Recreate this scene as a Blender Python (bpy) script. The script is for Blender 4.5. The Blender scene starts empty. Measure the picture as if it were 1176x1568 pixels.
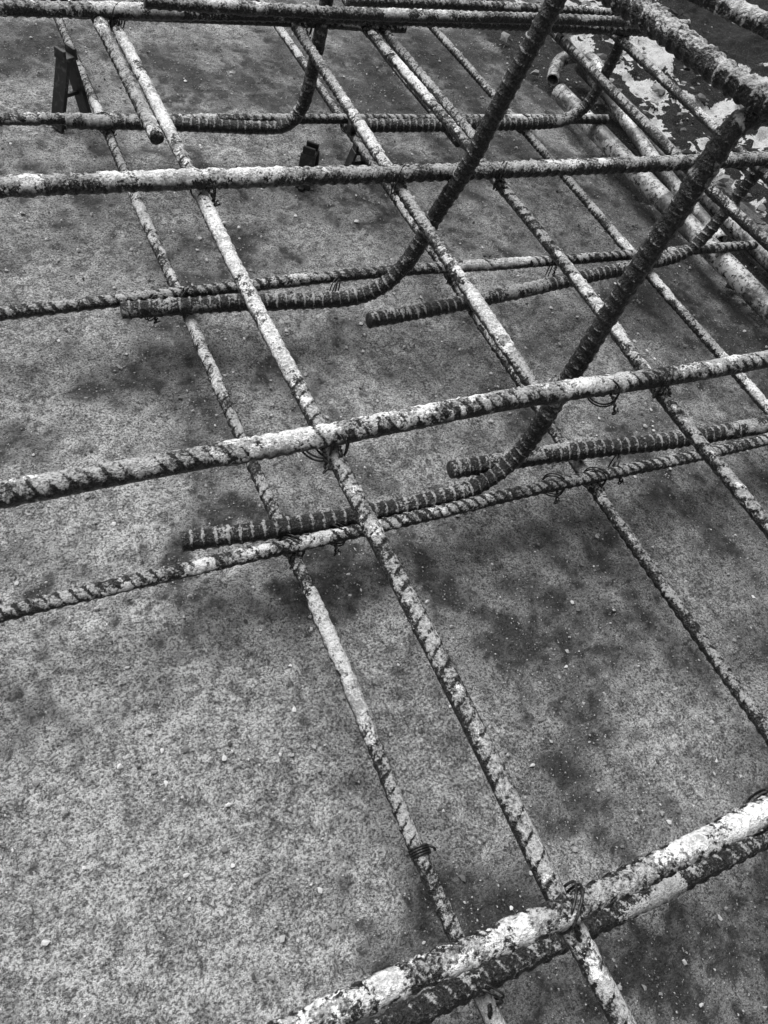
import bpy, math, random
import numpy as np
from mathutils import Matrix, Vector
rng=np.random.default_rng(7); random.seed(7)
sc=bpy.context.scene

# ---------------------------------------------------------------- helpers
def link(o):
    sc.collection.objects.link(o); return o

def mesh_np(name,co,faces_quads,tris=None,attrs=None,mat=None,smooth=True):
    me=bpy.data.meshes.new(name)
    co=np.asarray(co,dtype=np.float32); q=np.asarray(faces_quads,dtype=np.int32).reshape(-1,4)
    t=np.asarray(tris if tris is not None else [],dtype=np.int32).reshape(-1,3)
    me.vertices.add(len(co)); me.vertices.foreach_set('co',co.ravel())
    nl=len(q)*4+len(t)*3
    me.loops.add(nl); me.loops.foreach_set('vertex_index',np.concatenate([q.ravel(),t.ravel()]))
    me.polygons.add(len(q)+len(t))
    ls=np.concatenate([np.arange(len(q))*4,len(q)*4+np.arange(len(t))*3]).astype(np.int32)
    me.polygons.foreach_set('loop_start',ls)
    me.polygons.foreach_set('use_smooth',np.full(len(q)+len(t),smooth))
    me.update(calc_edges=True); me.validate()
    for k,v in (attrs or {}).items():
        a=me.attributes.new(k,'FLOAT','POINT'); a.data.foreach_set('value',np.asarray(v,dtype=np.float32).ravel())
    if mat: me.materials.append(mat)
    return link(bpy.data.objects.new(name,me))

def vnoise(x,y,scale,seed):
    """smooth value noise on arrays x,y"""
    r=np.random.default_rng(seed); T=r.random((256,256))
    xs=x*scale; ys=y*scale
    xi=np.floor(xs).astype(int); yi=np.floor(ys).astype(int)
    fx=xs-xi; fy=ys-yi; fx=fx*fx*(3-2*fx); fy=fy*fy*(3-2*fy)
    g=lambda a,b:T[a%256,b%256]
    return (g(xi,yi)*(1-fx)+g(xi+1,yi)*fx)*(1-fy)+(g(xi,yi+1)*(1-fx)+g(xi+1,yi+1)*fx)*fy
def fbm(x,y,scale,seed,oct=4,gain=.55):
    v=0;a=1;t=0
    for i in range(oct):
        c,s=math.cos(i*.9),math.sin(i*.9)
        v=v+a*vnoise(x*c-y*s+3.1*i,x*s+y*c,scale*2.03**i,seed+i); t+=a; a*=gain
    return v/t

class N:
    def __init__(s,name):
        s.m=bpy.data.materials.new(name); s.m.use_nodes=True
        s.t=s.m.node_tree; s.t.nodes.clear()
        s.out=s.n('ShaderNodeOutputMaterial'); s.b=s.n('ShaderNodeBsdfPrincipled')
        s.l(s.b.outputs[0],s.out.inputs[0])
        s.tc=s.n('ShaderNodeTexCoord')
    def n(s,t,**k):
        x=s.t.nodes.new(t)
        for a,b in k.items(): setattr(x,a,b)
        return x
    def l(s,a,b): s.t.links.new(a,b)
    def noise(s,scale,detail=4,rough=.6,vec=None,dist=0):
        x=s.n('ShaderNodeTexNoise'); x.inputs['Scale'].default_value=scale; x.inputs['Detail'].default_value=detail
        x.inputs['Roughness'].default_value=rough; x.inputs['Distortion'].default_value=dist
        s.l(vec or s.tc.outputs['Object'],x.inputs['Vector']); return x.outputs['Fac']
    def vor(s,scale,out='Distance'):
        x=s.n('ShaderNodeTexVoronoi'); x.inputs['Scale'].default_value=scale
        s.l(s.tc.outputs['Object'],x.inputs['Vector']); return x.outputs[out]
    def ramp(s,src,a,b,lo=0.,hi=1.):
        x=s.n('ShaderNodeMapRange'); x.inputs[1].default_value=a;x.inputs[2].default_value=b
        x.inputs[3].default_value=lo;x.inputs[4].default_value=hi; x.interpolation_type='SMOOTHSTEP'
        s.l(src,x.inputs[0]); return x.outputs[0]
    def math(s,op,a,b=None,clamp=False):
        x=s.n('ShaderNodeMath',operation=op,use_clamp=clamp)
        for i,v in enumerate((a,b)):
            if v is None: continue
            if isinstance(v,(int,float)): x.inputs[i].default_value=v
            else: s.l(v,x.inputs[i])
        return x.outputs[0]
    def mixf(s,f,a,b):
        x=s.n('ShaderNodeMix'); x.data_type='FLOAT'
        for i,v in ((0,f),(2,a),(3,b)):
            if isinstance(v,(int,float)): x.inputs[i].default_value=v
            else: s.l(v,x.inputs[i])
        return x.outputs[0]
    def attr(s,name):
        return s.n('ShaderNodeAttribute',attribute_name=name).outputs['Fac']
    def color(s,val):
        if isinstance(val,(int,float)): s.b.inputs['Base Color'].default_value=(val,val,val,1)
        else:
            c=s.n('ShaderNodeCombineColor')
            for i in range(3): s.l(val,c.inputs[i])
            s.l(c.outputs[0],s.b.inputs['Base Color'])
    def bump(s,h,strength,dist):
        x=s.n('ShaderNodeBump'); x.inputs['Strength'].default_value=strength; x.inputs['Distance'].default_value=dist
        s.l(h,x.inputs['Height']); s.l(x.outputs[0],s.b.inputs['Normal'])
    def set(s,k,v):
        if isinstance(v,(int,float)): s.b.inputs[k].default_value=v
        else: s.l(v,s.b.inputs[k])

# ---------------------------------------------------------------- materials
def rebar_mat(name,dust_amt,crust_hi,dlo=.13,dhi=.50,ribline=-.95):
    k=N(name)
    crust=k.attr('crust'); rib=k.attr('painted_rib_line')
    g=k.n('ShaderNodeNewGeometry'); sx=k.n('ShaderNodeSeparateXYZ'); k.l(g.outputs['Normal'],sx.inputs[0])
    up=k.ramp(sx.outputs[2],-.1,.9)
    n1=k.noise(30,5,.75); n2=k.noise(360,3,.7)
    c1=k.math('SUBTRACT',n1,.5); c2=k.math('SUBTRACT',n2,.5)
    steel=k.mixf(k.ramp(n2,.4,.75),.010,.075)
    d=k.math('ADD',k.math('MULTIPLY',up,.85),k.math('MULTIPLY',c1,3.0))
    d=k.math('ADD',d,k.math('MULTIPLY',c2,2.0))
    d=k.math('ADD',d,k.math('MULTIPLY',rib,ribline))
    d=k.ramp(d,.48-dust_amt,1.05-dust_amt)
    c=k.mixf(d,steel,k.mixf(k.ramp(k.math('ADD',c1,c2),-.18,.22),dlo,dhi))
    cm=k.ramp(k.math('ADD',k.math('ADD',crust,k.math('MULTIPLY',rib,-.35)),k.math('MULTIPLY',c2,2.2)),.38,.65)
    cm=k.math('MULTIPLY',cm,k.ramp(sx.outputs[2],-.1,.5,.05,1.))
    c=k.mixf(cm,c,k.mixf(k.ramp(k.math('ADD',n2,c1),.3,.66),crust_hi*.42,crust_hi))
    k.color(c)
    m=k.math('MAXIMUM',d,cm)
    k.set('Roughness',k.mixf(m,.36,.8)); k.set('Metallic',k.mixf(m,.4,0.))
    k.bump(k.math('ADD',n2,k.math('MULTIPLY',n1,2.0)),1.,.0035)
    return k.m
M_top=rebar_mat('dusty_steel',.22,.88)
M_low=rebar_mat('dull_steel',.12,.75,.13,.48,-1.1)
M_dark=rebar_mat('dark_steel',-.45,.45,.14,.42,.95)

def wire_mat():
    k=N('tie_wire_steel'); k.color(k.mixf(k.ramp(k.noise(300,2),.45,.65),.015,.07)); k.set('Roughness',.5); k.set('Metallic',.5); return k.m
M_wire=wire_mat()
def plastic():
    k=N('black_plastic'); n=k.noise(120,3); k.color(k.mixf(k.ramp(n,.5,.75),.01,.06)); k.set('Roughness',.55); k.bump(n,.3,.001); return k.m
M_black=plastic()
def pipem():
    k=N('dusty_pvc'); n=k.noise(11,5,.75); n2=k.noise(130,4,.75)
    c=k.mixf(k.ramp(n,.42,.58),.58,.09); c=k.mixf(k.ramp(n2,.50,.60),c,.03); k.color(c); k.set('Roughness',.22); k.bump(n2,.6,.003); return k.m
M_pipe=pipem()

def floor_mat():
    k=N('stained_concrete')
    tone=k.attr('tone'); sand=k.attr('sand'); stain_shade=k.attr('stain_shade'); dirt=k.attr('dirt')
    a=k.noise(60,6,.85); b=k.noise(380,2,.8)
    ca=k.math('SUBTRACT',a,.5); cb=k.math('SUBTRACT',b,.5)
    base=k.math('MULTIPLY',tone,k.ramp(a,.36,.64,.42,1.62))
    base=k.math('MULTIPLY',base,k.ramp(b,.32,.68,.28,1.85))
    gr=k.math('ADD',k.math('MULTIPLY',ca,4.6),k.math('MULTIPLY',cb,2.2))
    gr=k.math('ADD',gr,k.math('SUBTRACT',stain_shade,.62))
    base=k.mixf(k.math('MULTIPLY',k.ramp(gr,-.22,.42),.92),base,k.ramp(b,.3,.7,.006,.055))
    v=k.vor(230)
    sp=k.math('MULTIPLY',k.ramp(v,.36,.18),k.ramp(k.math('ADD',ca,cb),.08,.15))
    base=k.mixf(sp,base,.85)
    s=k.ramp(k.math('ADD',sand,k.math('MULTIPLY',ca,.7)),.42,.52)
    base=k.mixf(s,base,k.ramp(k.math('ADD',a,b),.75,1.05,.35,.88))
    dd=k.ramp(k.math('ADD',dirt,k.math('MULTIPLY',ca,2.4)),.40,.52)
    base=k.mixf(dd,base,k.ramp(b,.55,.75,.008,.18))
    base=k.math('MINIMUM',base,.88)
    k.color(base); k.set('Roughness',k.ramp(gr,-.1,.4,.88,.42)); k.b.inputs['Specular IOR Level'].default_value=.4
    h=k.math('ADD',k.math('MULTIPLY',a,1.6),k.math('MULTIPLY',b,.5))
    k.bump(h,1.,.010)
    return k.m
M_floor=floor_mat()

# ---------------------------------------------------------------- ground
def axis(a,b,st):
    core=np.arange(a,b,st); out=[];d=st;x=0
    while x<40: d*=1.25; x+=d; out.append(x)
    out=np.array(out)
    return np.concatenate([(a-out)[::-1],core,b+out])
gx=axis(-.40,2.1,.005); gy=axis(-.30,2.3,.005)
X,Y=np.meshgrid(gx,gy,indexing='ij')
ss=lambda v,a,b:(lambda t:t*t*(3-2*t))(np.clip((v-a)/(b-a),0,1))
z=(vnoise(X,Y,9,1)-.5)*.004+(vnoise(X,Y,30,2)-.5)*.003+(vnoise(X,Y,80,3)-.5)*.0028
pit=ss(vnoise(X,Y,55,5),.72,.84)*ss(vnoise(X,Y,9,6),.4,.6); z-=pit*.0028
blot=lambda L:sum(a*np.exp(-((X-x)**2+(Y-y)**2)/(r*r)) for x,y,r,a in L)
WX=X+.07*(fbm(X,Y,14,81,5,.65)-.5)*2; WY=Y+.07*(fbm(X,Y,14,91,5,.65)-.5)*2
blw=lambda L:sum(a*np.exp(-((WX-x)**2+(WY-y)**2)/(r*r)) for x,y,r,a in L)
stain_shade=blw([(.215,.79,.050,.8),(.30,.425,.065,.95),(.38,.41,.035,.5),(.455,.11,.045,.75),(.50,.15,.035,.55),(.25,.07,.04,.5),(.66,.26,.05,.6),(.60,.36,.045,.5),(.299,.02,.045,.75),(.20,.38,.05,.35),(.12,.80,.05,.35),  # blobs under the bar crossings paint contact shade; the others are floor stains
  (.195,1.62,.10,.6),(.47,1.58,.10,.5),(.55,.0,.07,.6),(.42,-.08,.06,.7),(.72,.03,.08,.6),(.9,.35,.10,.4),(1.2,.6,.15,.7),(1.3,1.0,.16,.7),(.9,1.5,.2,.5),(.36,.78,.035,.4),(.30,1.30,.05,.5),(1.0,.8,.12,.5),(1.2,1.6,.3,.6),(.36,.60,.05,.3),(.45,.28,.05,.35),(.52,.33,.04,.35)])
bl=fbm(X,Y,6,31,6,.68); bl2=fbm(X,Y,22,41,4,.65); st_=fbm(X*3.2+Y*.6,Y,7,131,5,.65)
stain_shade=stain_shade+.60*ss(bl,.47,.64)+.50*ss(bl2,.50,.68)+.36*ss(st_,.52,.68)-.24+.12*ss(X,.45,.9)+.45*pit
stain_shade-=.26*blot([(.0,.25,.20,1),(.05,.62,.14,.9),(.62,.14,.06,.9),(.75,.5,.08,.6)])
stain_shade=np.clip(stain_shade,-.5,1.0)
tone=.30+.16*(fbm(X,Y,3,51,4)-.5)+.46*(fbm(X,Y,26,61,4,.65)-.5)
tone+=.13*blot([(.0,.25,.22,1),(.05,.62,.16,.9),(.25,.60,.10,.6),(.62,.14,.10,.9),(.42,.34,.06,.7),(.75,.50,.09,.9),(.45,.72,.12,.7),(.20,1.00,.12,.8),(.50,1.0,.2,.4),(.35,1.45,.12,.6)])
tone-=.04*ss(X,.6,1.0)
tone=np.clip(tone,.07,.5)
edge=vnoise(X,Y,7,9)*.14+vnoise(X,Y,24,10)*.07
sand=ss(X,1.36+edge,1.44+edge)
dirt=ss(X,1.76+edge*1.8-.1*(Y-1.3),1.88+edge*1.8-.1*(Y-1.3))*1.0+.95*ss(X,1.18+edge*.4,1.25+edge*.4)*(1-ss(X,1.31+edge,1.37+edge))+.95*ss(fbm(X,Y,12,71,5,.65),.53,.57)*ss(X,1.35,1.45)
z+= sand*((vnoise(X,Y,14,12)-.4)*.03+(vnoise(X,Y,50,13)-.5)*.016)
z+= ss(X,1.85,2.2)*(vnoise(X,Y,10,14))*.06
ix=np.arange(X.size).reshape(X.shape)
q=np.stack([ix[:-1,:-1],ix[1:,:-1],ix[1:,1:],ix[:-1,1:]],-1).reshape(-1,4)
mesh_np('concrete_ground',np.stack([X,Y,z],-1).reshape(-1,3),q,attrs={'stain_shade':stain_shade,'sand':sand,'dirt':dirt,'tone':tone},mat=M_floor)

# ---------------------------------------------------------------- ribbed bars
def spline(pts,ds):
    P=np.array(pts,float)
    if len(P)==2:
        n=max(2,int(np.linalg.norm(P[1]-P[0])/ds)); t=np.linspace(0,1,n)[:,None]; return P[0]*(1-t)+P[1]*t
    Q=np.vstack([2*P[0]-P[1],P,2*P[-1]-P[-2]]); out=[]
    for i in range(1,len(Q)-2):
        p0,p1,p2,p3=Q[i-1:i+3]; n=max(2,int(np.linalg.norm(p2-p1)/ds))
        d=np.linalg.norm(p2-p1); m1=(p2-p0)/np.linalg.norm(p2-p0)*d; m2=(p3-p1)/np.linalg.norm(p3-p1)*d
        t=np.linspace(0,1,n,endpoint=False)[:,None]
        out.append((2*t**3-3*t**2+1)*p1+(t**3-2*t**2+t)*m1+(-2*t**3+3*t**2)*p2+(t**3-t**2)*m2)
    out.append(P[-1:]); return np.vstack(out)

SEED=[100]
def rebar(name,pts,R,mat=None,pitch=.0115,slant=.45,ribh=.17,crust_amt=.5,ds=.0016,nt=20,wob=.0012,style='crescent',gw=.09,roll0=None):
    mat=mat or M_top
    SEED[0]+=1; r=np.random.default_rng(SEED[0])
    C=spline(pts,ds); n=len(C)
    T=np.gradient(C,axis=0); T/=np.linalg.norm(T,axis=1)[:,None]
    S=np.concatenate([[0],np.cumsum(np.linalg.norm(np.diff(C,axis=0),axis=1))])
    up=np.array([0,0,1.]); 
    U=np.zeros_like(C); u=np.cross(T[0],up); 
    if np.linalg.norm(u)<.2: u=np.cross(T[0],[0,1,0])
    for i in range(n):
        u=u-T[i]*(u@T[i]); u/=np.linalg.norm(u); U[i]=u
    V=np.cross(T,U)
    ph=r.random(4)*6.28
    C=C+U*(wob*np.sin(S*5+ph[0])+wob*.5*np.sin(S*13+ph[1]))[:,None]+V*(wob*.7*np.sin(S*6+ph[2]))[:,None]
    th=np.linspace(0,2*np.pi,nt,endpoint=False); roll=(r.random()*6.28 if roll0 is None else roll0)+S[:,None]*r.uniform(-.6,.6)
    a=(th[None,:]+roll)%(2*np.pi); s=S[:,None]
    side=(a>np.pi).astype(float); loc=(a%np.pi)/np.pi
    jit=vnoise(s*40,0*a,1,SEED[0]+30)*.12
    if style=='crescent':
        p=s/pitch+slant*np.where(side>0,loc,1-loc)*1.6+side*.5+jit; cres=np.sin(loc*np.pi)**.6
    else:
        p=s/pitch+slant*np.where(side>0,loc,1-loc)+jit; cres=np.ones_like(loc)
    f=np.abs((p%1)-.5)*2; rb=np.clip((f-.58)/.22,0,1); rb=rb*rb*(3-2*rb)*cres
    g0=((p+.24)%1); painted_rib_line=np.exp(-((np.minimum(g0,1-g0))/gw)**2)*cres if style=='crescent' else np.clip((f-.72)/.2,0,1)  # colour only: paints a shadow line beside crescent ribs, marks ring rib crests
    lon=np.exp(-(np.minimum(loc,1-loc)*np.pi/.17)**2)
    rib=np.maximum(rb,lon*.8)
    cx=s/ R*.5+0*a; nz=vnoise(cx*1.0,a/(2*np.pi)*4,1,SEED[0])*.6+vnoise(cx*3,a/(2*np.pi)*8,1,SEED[0]+500)*.4
    lowf=vnoise(s*11+ph[3],0*a,1,SEED[0]+900)
    crust=np.clip((nz*.85+lowf*.9-1.22+crust_amt*.55)*3.2,0,1)
    painted_rib_line=painted_rib_line*(1-.4*crust)*(np.clip(vnoise(cx*.8,a,1,SEED[0]+61)*2.2-.1,0,1) if style=='crescent' else 1)
    rad=R*(.92+ribh*rib*(1-.65*crust)+.24*crust*vnoise(cx*5,a/(2*np.pi)*12,1,SEED[0]+77)+.02*crust+.05*(vnoise(cx*5,a/6.283*12,1,SEED[0]+7)-.5))
    co=C[:,None,:]+rad[...,None]*(np.cos(th)[None,:,None]*U[:,None,:]+np.sin(th)[None,:,None]*V[:,None,:])
    idx=np.arange(n*nt).reshape(n,nt); j=np.roll(idx,-1,axis=1)
    q=np.stack([idx[:-1],j[:-1],j[1:],idx[1:]],-1).reshape(-1,4)
    co=co.reshape(-1,3); co=np.vstack([co,C[0]-T[0]*R*.08,C[-1]+T[-1]*R*.08])
    tr=[(n*nt,(k+1)%nt,k) for k in range(nt)]+[(n*nt+1,(n-1)*nt+k,(n-1)*nt+(k+1)%nt) for k in range(nt)]
    att={'crust':np.append(crust.ravel(),[0,0]),'painted_rib_line':np.append(painted_rib_line.ravel(),[0,0])}
    return mesh_np(name,co,q,tr,att,mat)

ZTA,ZTB,ZLA,ZLB=.255,.236,.070,.053
XL=-.75; XR=1.30
z3=lambda pts,z:[(x,y,z) for x,y in pts]
FAR=dict(ds=.0026,nt=14)
# --- upper mat, running along X
rebar('steel_rebar',z3([(XL,.424),(.107,.425),(.259,.423),(.484,.426),(.666,.421),(.813,.419),(XR,.418)],ZTA),.0102,pitch=.0140,slant=.75,crust_amt=.60)
rebar('steel_rebar',z3([(XL,.829),(.043,.827),(.264,.824),(.499,.821),(.665,.819),(.992,.814),(XR,.812)],ZTA),.0105,pitch=.0150,slant=.6,crust_amt=.52)
rebar('steel_rebar',z3([(XL,.016),(.133,.011),(.253,.006),(.318,.005),(.442,.005),(XR,.006)],ZTA),.0088,pitch=.013,slant=.7,crust_amt=.80)
rebar('steel_rebar',z3([(XL,1.228),(.104,1.231),(.31,1.237),(.522,1.244),(.973,1.243),(XR,1.24)],ZTA),.0104,pitch=.014,crust_amt=.35,**FAR)
rebar('steel_rebar',z3([(.20,1.262),(.517,1.258),(.72,1.250)],ZTA-.016),.0075,crust_amt=.4,**FAR)
rebar('steel_rebar',z3([(.289,1.22),(.625,1.21),(.95,1.218),(XR,1.22)],ZTA+.02),.009,M_low,pitch=.014,crust_amt=.35,**FAR)
rebar('steel_rebar',z3([(.621,1.272),(.945,1.275),(XR,1.275)],ZTA+.012),.008,M_low,crust_amt=.4,**FAR)
rebar('steel_rebar',z3([(XL,1.65),(XR,1.64)],ZTA),.0104,**FAR)
# --- upper mat, running along Y
BP=dict(pitch=.0150,slant=.55)
rebar('steel_rebar',z3([(.268,-.55),(.267,-.065),(.264,0),(.263,.165),(.260,.402),(.258,.464),(.254,.657),(.257,.89),(.251,1.275)],ZTB),.0078,crust_amt=.74,**BP)
rebar('steel_rebar',z3([(.222,1.30),(.227,1.248),(.235,.937)],ZTB+.006),.0085,crust_amt=.4,**BP)
rebar('steel_rebar',z3([(.531,1.275),(.514,.856),(.509,.643),(.505,.448)],ZTB),.0080,crust_amt=.68,**BP)
rebar('steel_rebar',z3([(.652,-.55),(.655,.226),(.654,.415),(.661,.535),(.664,.872),(.649,1.29)],ZTB),.0076,crust_amt=.58,**BP)
rebar('steel_rebar',z3([(.682,1.27),(.684,.899)],ZTB),.0080,crust_amt=.45,**BP)
rebar('steel_rebar',z3([(1.045,-.5),(1.032,.5),(1.020,.85),(1.034,1.29)],ZTB),.008,M_low,crust_amt=.4,**BP)
rebar('steel_rebar',z3([(1.17,1.29),(1.165,.9),(1.16,.5)],ZTB),.008,M_low,crust_amt=.4,**FAR)
# --- lower mat, along X
rebar('steel_rebar',z3([(XL,.436),(-.045,.433),(.24,.432),(.42,.432),(.56,.4316),(.70,.427),(.90,.421),(XR,.415)],ZLA),.0082,M_low,pitch=.013,slant=.6,crust_amt=.35,gw=.13)
rebar('steel_rebar',z3([(XL,.850),(.018,.853),(.3,.8565),(.6,.856),(.9,.845),(XR,.832)],ZLA),.0086,M_low,pitch=.015,slant=.6,crust_amt=.35,gw=.13)
rebar('steel_rebar',z3([(XL,1.298),(.09,1.293),(.46,1.284),(.78,1.276),(1.249,1.2655)],ZLA),.0088,M_low,pitch=.015,crust_amt=.5,gw=.13,**FAR)
rebar('steel_rebar',z3([(XL,-.008),(.3,-.012),(XR,-.018)],ZLA),.0105,M_dark,pitch=.016,crust_amt=.5)
rebar('steel_rebar',z3([(XL,1.71),(XR,1.70)],ZLA),.0088,M_low,**FAR)
# --- lower mat, along Y
rebar('steel_rebar',z3([(.250,-.6),(.250,-.042),(.249,.034),(.247,.127),(.249,.276),(.248,.45),(.247,.687),(.245,.892),(.238,1.318),(.236,1.80)],ZLB),.0076,M_low,crust_amt=.60,**BP)
rebar('steel_rebar',z3([(.668,-.5),(.664,.2),(.661,.53),(.664,.828),(.662,1.089),(.667,1.8)],ZLB),.0076,M_low,crust_amt=.5,**BP)
rebar('steel_rebar',z3([(1.037,-.5),(1.037,.5),(1.041,1.3),(1.041,1.8)],ZLB),.0082,M_top,crust_amt=.6,**FAR)
rebar('steel_rebar',z3([(.87,1.22),(.865,1.5),(.87,1.8)],ZLB),.0080,M_low,crust_amt=.5,**FAR)
# --- bent upright bars with a horizontal foot
RB=dict(pitch=.0130,slant=.30,ribh=.12,style='ring')
rebar('bent_upright_rebar',[(.159,.834,.071),(.316,.824,.070),(.44,.815,.067),(.492,.814,.070),(.528,.812,.092),(.555,.812,.135),(.575,.811,.20),(.592,.80,.27),(.604,.79,.36),(.627,.785,.47),(.66,.78,.62)],.0116,M_dark,crust_amt=.05,**RB)
rebar('bent_upright_rebar',[(.135,.466,.074),(.241,.455,.077),(.334,.451,.073),(.47,.453,.066),(.518,.463,.068),(.552,.471,.088),(.566,.473,.13),(.574,.473,.216),(.587,.473,.341),(.603,.473,.436),(.609,.473,.485),(.618,.473,.510),(.66,.468,.525),(.80,.46,.53)],.0112,M_dark,crust_amt=.05,**RB)
rebar('bent_upright_rebar',[(.48,.762,.071),(.63,.773,.070),(.834,.793,.070),(1.041,.814,.072),(1.11,.822,.074),(1.145,.826,.10),(1.17,.83,.16),(1.19,.83,.236),(1.21,.83,.40)],.0110,M_dark,crust_amt=.25,**RB)
rebar('bent_upright_rebar',[(.471,.483,.072),(.62,.470,.074),(.80,.452,.074),(1.06,.442,.073),(1.12,.44,.09),(1.15,.44,.14),(1.17,.44,.25),(1.19,.44,.42)],.0118,M_dark,crust_amt=.35,**RB)
rebar('bent_upright_rebar',[(.178,1.285,.071),(.358,1.268,.071),(.50,1.256,.070),(.535,1.252,.078),(.556,1.25,.11),(.566,1.25,.17),(.574,1.25,.276),(.585,1.25,.45)],.0105,M_dark,crust_amt=.4,**RB)
rebar('bent_upright_rebar',[(.655,1.258,.071),(.879,1.25,.071),(1.10,1.252,.071),(1.148,1.252,.085),(1.172,1.25,.12),(1.182,1.25,.18),(1.187,1.25,.26),(1.20,1.25,.45)],.0115,M_dark,crust_amt=.25,**RB)
# --- high loose bars at top right
M_ring=rebar_mat('weathered_steel',.18,.75,.3,.62,.3)
rebar('steel_rebar',[(.560,.80,.535),(.583,.669,.535),(.597,.60,.535),(.604,.53,.535),(.613,.476,.535),(.633,.43,.535),(.70,.25,.53)],.0112,M_ring,pitch=.0125,slant=.3,ribh=.17,crust_amt=.05,nt=28,style='ring')
rebar('steel_rebar',[(.53,.62,.585),(.564,.541,.585),(.598,.483,.585),(.66,.36,.585)],.0080,M_ring,pitch=.0115,slant=.3,ribh=.17,crust_amt=.05,style='ring')

# ---------------------------------------------------------------- smooth tubes helper (wire, pipes)
def tube(pts,R,nt=8,ds=.002,hollow=False):
    C=spline(pts,ds); n=len(C); T=np.gradient(C,axis=0); T/=np.linalg.norm(T,axis=1)[:,None]+1e-9
    u=np.cross(T[0],[0,0,1.]); 
    if np.linalg.norm(u)<.1: u=np.cross(T[0],[1.,0,0])
    U=[]
    for i in range(n):
        u=u-T[i]*(u@T[i]); u=u/np.linalg.norm(u); U.append(u)
    U=np.array(U); V=np.cross(T,U); th=np.linspace(0,2*np.pi,nt,endpoint=False)
    co=C[:,None,:]+R*(np.cos(th)[None,:,None]*U[:,None,:]+np.sin(th)[None,:,None]*V[:,None,:])
    idx=np.arange(n*nt).reshape(n,nt); j=np.roll(idx,-1,axis=1)
    q=np.stack([idx[:-1],j[:-1],j[1:],idx[1:]],-1).reshape(-1,4); co=co.reshape(-1,3); tr=[]
    if hollow:
        co2=(C[:,None,:]+R*.86*(np.cos(th)[None,:,None]*U[:,None,:]+np.sin(th)[None,:,None]*V[:,None,:])).reshape(-1,3)
        m=n*nt; q2=q[:,::-1]+m; ca=np.stack([idx[0],idx[0]+m,j[0]+m,j[0]],-1); cb=np.stack([idx[-1],j[-1],j[-1]+m,idx[-1]+m],-1)
        co=np.vstack([co,co2]); q=np.vstack([q,q2,ca,cb])
    else:
        co=np.vstack([co,C[0],C[-1]]); tr=[(n*nt,(k+1)%nt,k) for k in range(nt)]+[(n*nt+1,(n-1)*nt+k,(n-1)*nt+(k+1)%nt) for k in range(nt)]
    return co,q,tr
def join(parts):
    co=[];qs=[];ts=[];o=0
    for c,q,t in parts:
        co.append(c); qs.append(np.asarray(q).reshape(-1,4)+o); ts.append(np.asarray(t,dtype=int).reshape(-1,3)+o); o+=len(c)
    return np.vstack(co),np.vstack(qs),np.vstack(ts)

def tie(x,y,zt,zb,Rt,Rb,tail=.018):
    """annealed wire saddle tie round a crossing: diagonal loops + twisted tail"""
    parts=[]; w=.0010; sgn=random.choice((1,-1))
    zm=(zt+zb)/2; rr=max(Rt,Rb)*1.28; h=(zt+Rt-(zb-Rb))/2+.0006
    for k in range(2):
        off=(k-.5)*.003; pts=[]
        for i in range(21):
            a=i/20*2*math.pi; d=rr*math.cos(a)
            pts.append((x+d*.85+off,y+sgn*d*.85-off*sgn,zm+h*math.copysign(abs(math.sin(a))**.7,math.sin(a))))
        parts.append(tube(pts,w,6,.0018))
    tx,ty,tz=x+random.uniform(-.4,.4)*Rt,y-Rt*1.0,zt-Rt*.5
    ang=random.uniform(-1,1)-1.5; pts=[]
    for i in range(12):
        t=i/11; pts.append((tx+math.cos(ang)*tail*t*.7+.0013*math.cos(t*24),ty+math.sin(ang)*tail*.7*t+.0013*math.sin(t*24),tz-tail*.8*t*t))
    parts.append(tube(pts,.0014,6,.0015))
    cx,cy,cz=pts[-1]; pts=[]
    for i in range(12):
        a=i/11*5.2; pts.append((cx+.004*math.cos(a),cy+.003*math.sin(a*1.3),cz-.004*math.sin(a)))
    parts.append(tube(pts,.0010,6,.0015))
    c,q,t=join(parts); mesh_np('tie_wire',c,q,t,mat=M_wire)
for x,y in [(.259,.423),(.656,.419),(.257,.825),(.664,.818),(.262,.006),(.255,1.237),(.655,1.244),(1.02,.813),(1.032,.418),(.535,1.24),(.575,.423),(.51,.821),(.655,.005),(.44,.005),(.245,.425)]:
    tie(x,y,ZTA,ZTB,.0100,.0078)
for x,y in [(.248,.436),(.246,.853),(.24,1.29),(.662,.43),(.664,.85),(.664,1.28),(1.038,.84),(.25,-.02),(1.04,1.268),(.70,.44),(.20,.845),(.60,.435),(.30,.44),(.46,.84),(.85,.845)]:
    tie(x,y,ZLA,ZLB,.0095,.008,.014)
def wrap(x,y,z,R,ln,turns):
    pts=[]
    for i in range(int(turns*14)):
        a=i/14*2*math.pi; pts.append((x+(R+.001)*math.cos(a),y+ln*(i/(turns*14)-.5),z+(R+.001)*math.sin(a)))
    pts+= [(pts[-1][0]+.004,pts[-1][1]-.006,z+.004),(pts[-1][0]+.008,pts[-1][1]-.008,z-.004)]
    c,q,t=tube(pts,.0012,6,.0018); mesh_np('tie_wire',c,q,t,mat=M_wire)
wrap(.249,.10,ZLB,.0078,.009,4)

# ---------------------------------------------------------------- pipes
for pts,R in [([(1.235,-.6,.05),(1.232,.4,.047),(1.23,1.0,.046),(1.232,1.42,.045)],.019),
              ([(1.36,-.4,.035),(1.365,.85,.035),(1.385,1.25,.035),(1.38,1.55,.04)],.018),
              ([(1.27,1.50,.03),(1.33,1.56,.05),(1.36,1.50,.075),(1.345,1.40,.06),(1.33,1.2,.035),(1.30,.9,.028)],.015)]:
    c,q,t=tube(pts,R,24,.01,hollow=True); mesh_np('plastic_pipe',c,q,t,mat=M_pipe)

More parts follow.
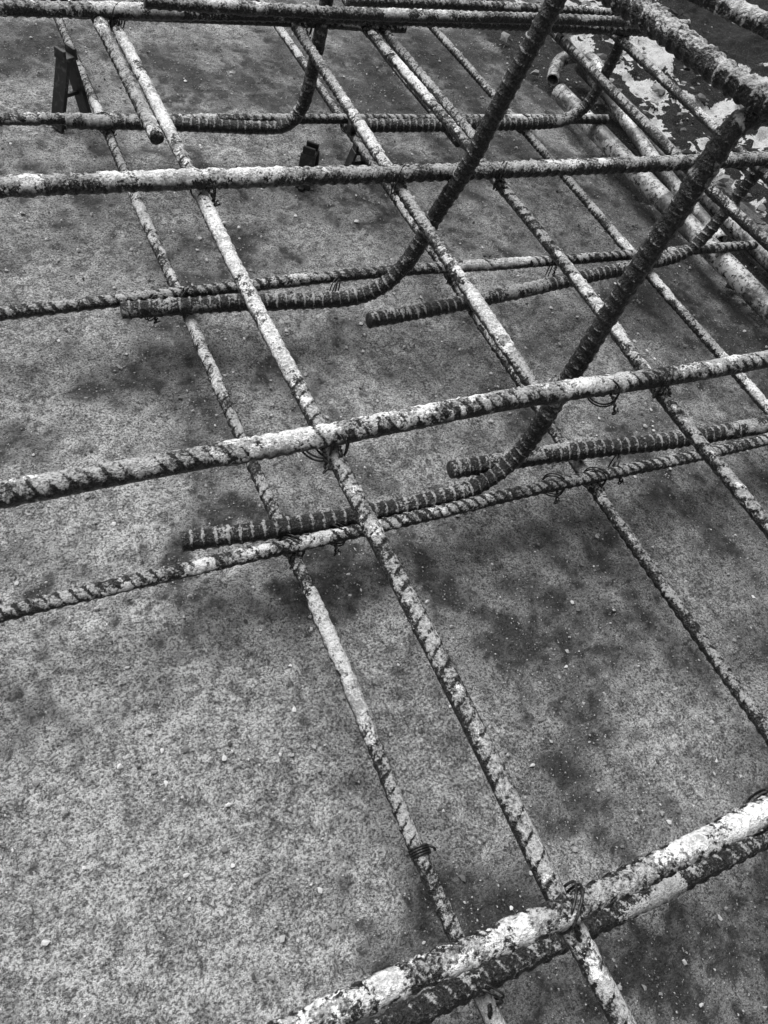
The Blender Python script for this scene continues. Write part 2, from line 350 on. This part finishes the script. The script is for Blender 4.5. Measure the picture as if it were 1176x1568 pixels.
# ---------------------------------------------------------------- bar spacers (small plastic chairs)
def spacer(x,y,h,rot,k=1.):
    import bmesh
    bm=bmesh.new()
    def box(cx,cy,cz,sx,sy,sz,tilt=0):
        m=Matrix.Translation((cx*k,cy*k,cz))@Matrix.Rotation(tilt,4,'Y')@Matrix.Diagonal((sx*k,sy*k,sz,1))
        bmesh.ops.create_cube(bm,size=1,matrix=m)
    box(-.014,0,h/2,.005,.022,h,.24); box(.014,0,h/2,.005,.022,h,-.24)
    box(0,0,h*.45,.026,.004,.006); box(0,0,h-.002,.020,.020,.006)
    box(-.008,0,h+.005,.004,.018,.014); box(.008,0,h+.005,.004,.018,.014)
    box(0,0,.003,.055,.008,.005); 
    bmesh.ops.bevel(bm,geom=bm.edges[:],offset=.0008,segments=1,affect='EDGES')
    me=bpy.data.meshes.new('rebar_spacer'); bm.to_mesh(me); bm.free(); me.materials.append(M_black)
    o=link(bpy.data.objects.new('rebar_spacer',me)); o.location=(x,y,0); o.rotation_euler=(0,0,rot)
spacer(.205,1.40,.115,.5,1.3); spacer(.663,1.22,.046,0); spacer(.249,-.10,.046,.2); spacer(.56,1.20,.058,.9,1.2)

# ---------------------------------------------------------------- grit
ico=np.array([(0,0,1),(.89,0,.45),(.28,.85,.45),(-.72,.53,.45),(-.72,-.53,.45),(.28,-.85,.45),(.72,.53,-.45),(-.28,.85,-.45),(-.89,0,-.45),(-.28,-.85,-.45),(.72,-.53,-.45),(0,0,-1)])
icf=np.array([(0,1,2),(0,2,3),(0,3,4),(0,4,5),(0,5,1),(1,6,2),(2,7,3),(3,8,4),(4,9,5),(5,10,1),(2,6,7),(3,7,8),(4,8,9),(5,9,10),(1,10,6),(11,7,6),(11,8,7),(11,9,8),(11,10,9),(11,6,10)])
def grit(name,n,xr,yr,smin,smax,lo,hi,zoff=0,pw=5):
    k=N(name+'_stone'); k.color(k.mixf(k.attr('tone'),lo,hi)); k.set('Roughness',.9)
    x=rng.uniform(*xr,n); y=rng.uniform(*yr,n); s=smin+(smax-smin)*rng.random(n)**pw
    v=ico[None]*rng.uniform(.45,1.3,(n,12,1))*s[:,None,None]*np.stack([rng.uniform(.6,1.5,n),rng.uniform(.6,1.5,n),rng.uniform(.4,.9,n)],-1)[:,None,:]
    v=v+np.stack([x,y,s*.25+zoff],-1)[:,None,:]
    f=(icf[None]+np.arange(n)[:,None,None]*12).reshape(-1,3)
    tone=np.repeat(rng.random(n),12)
    mesh_np(name,v.reshape(-1,3),np.zeros((0,4),int),f,{'tone':tone},k.m,smooth=False)
grit('gravel',18000,(-.4,1.4),(-.3,2.0),.0006,.0032,.04,.6,.001,6)
grit('rubble',1600,(1.25,2.6),(.3,2.6),.003,.016,.012,.25,.01,4)

# ---------------------------------------------------------------- camera
H=.785
cam=bpy.data.cameras.new('camera'); co_=link(bpy.data.objects.new('camera',cam))
right=Vector((.894,-.3972,.2066)); fwd=Vector((.3963,.4872,-.7781))
fwd.normalize(); right=(right-fwd*right.dot(fwd)).normalized(); upv=right.cross(fwd).normalized()
M=Matrix((right,upv,-fwd)).transposed().to_4x4(); M.translation=Vector((0,0,H)); co_.matrix_world=M
cam.sensor_width=36; cam.sensor_fit='AUTO'; cam.lens=36*1224/1568; cam.clip_start=.01; cam.clip_end=200
sc.camera=co_

# ---------------------------------------------------------------- light: bright hazy daylight, monochrome
el,az=math.radians(60),math.radians(-14)
wd=bpy.data.worlds.new('World'); sc.world=wd; wd.use_nodes=True; nt=wd.node_tree; nt.nodes.clear()
sky=nt.nodes.new('ShaderNodeTexSky'); sky.sky_type='NISHITA'; sky.sun_disc=False; sky.sun_elevation=el; sky.sun_rotation=az
bw=nt.nodes.new('ShaderNodeRGBToBW'); bg=nt.nodes.new('ShaderNodeBackground'); bg.inputs[1].default_value=.12; ow=nt.nodes.new('ShaderNodeOutputWorld')
nt.links.new(sky.outputs[0],bw.inputs[0]); nt.links.new(bw.outputs[0],bg.inputs[0]); nt.links.new(bg.outputs[0],ow.inputs[0])
sd=bpy.data.lights.new('sun','SUN'); sd.energy=4.9; sd.angle=math.radians(52); so=link(bpy.data.objects.new('sun',sd))
d=Vector((math.sin(az)*math.cos(el),math.cos(az)*math.cos(el),math.sin(el))); so.rotation_euler=d.to_track_quat('Z','Y').to_euler()
sc.view_settings.view_transform='Standard'; sc.view_settings.look='None'; sc.view_settings.exposure=0
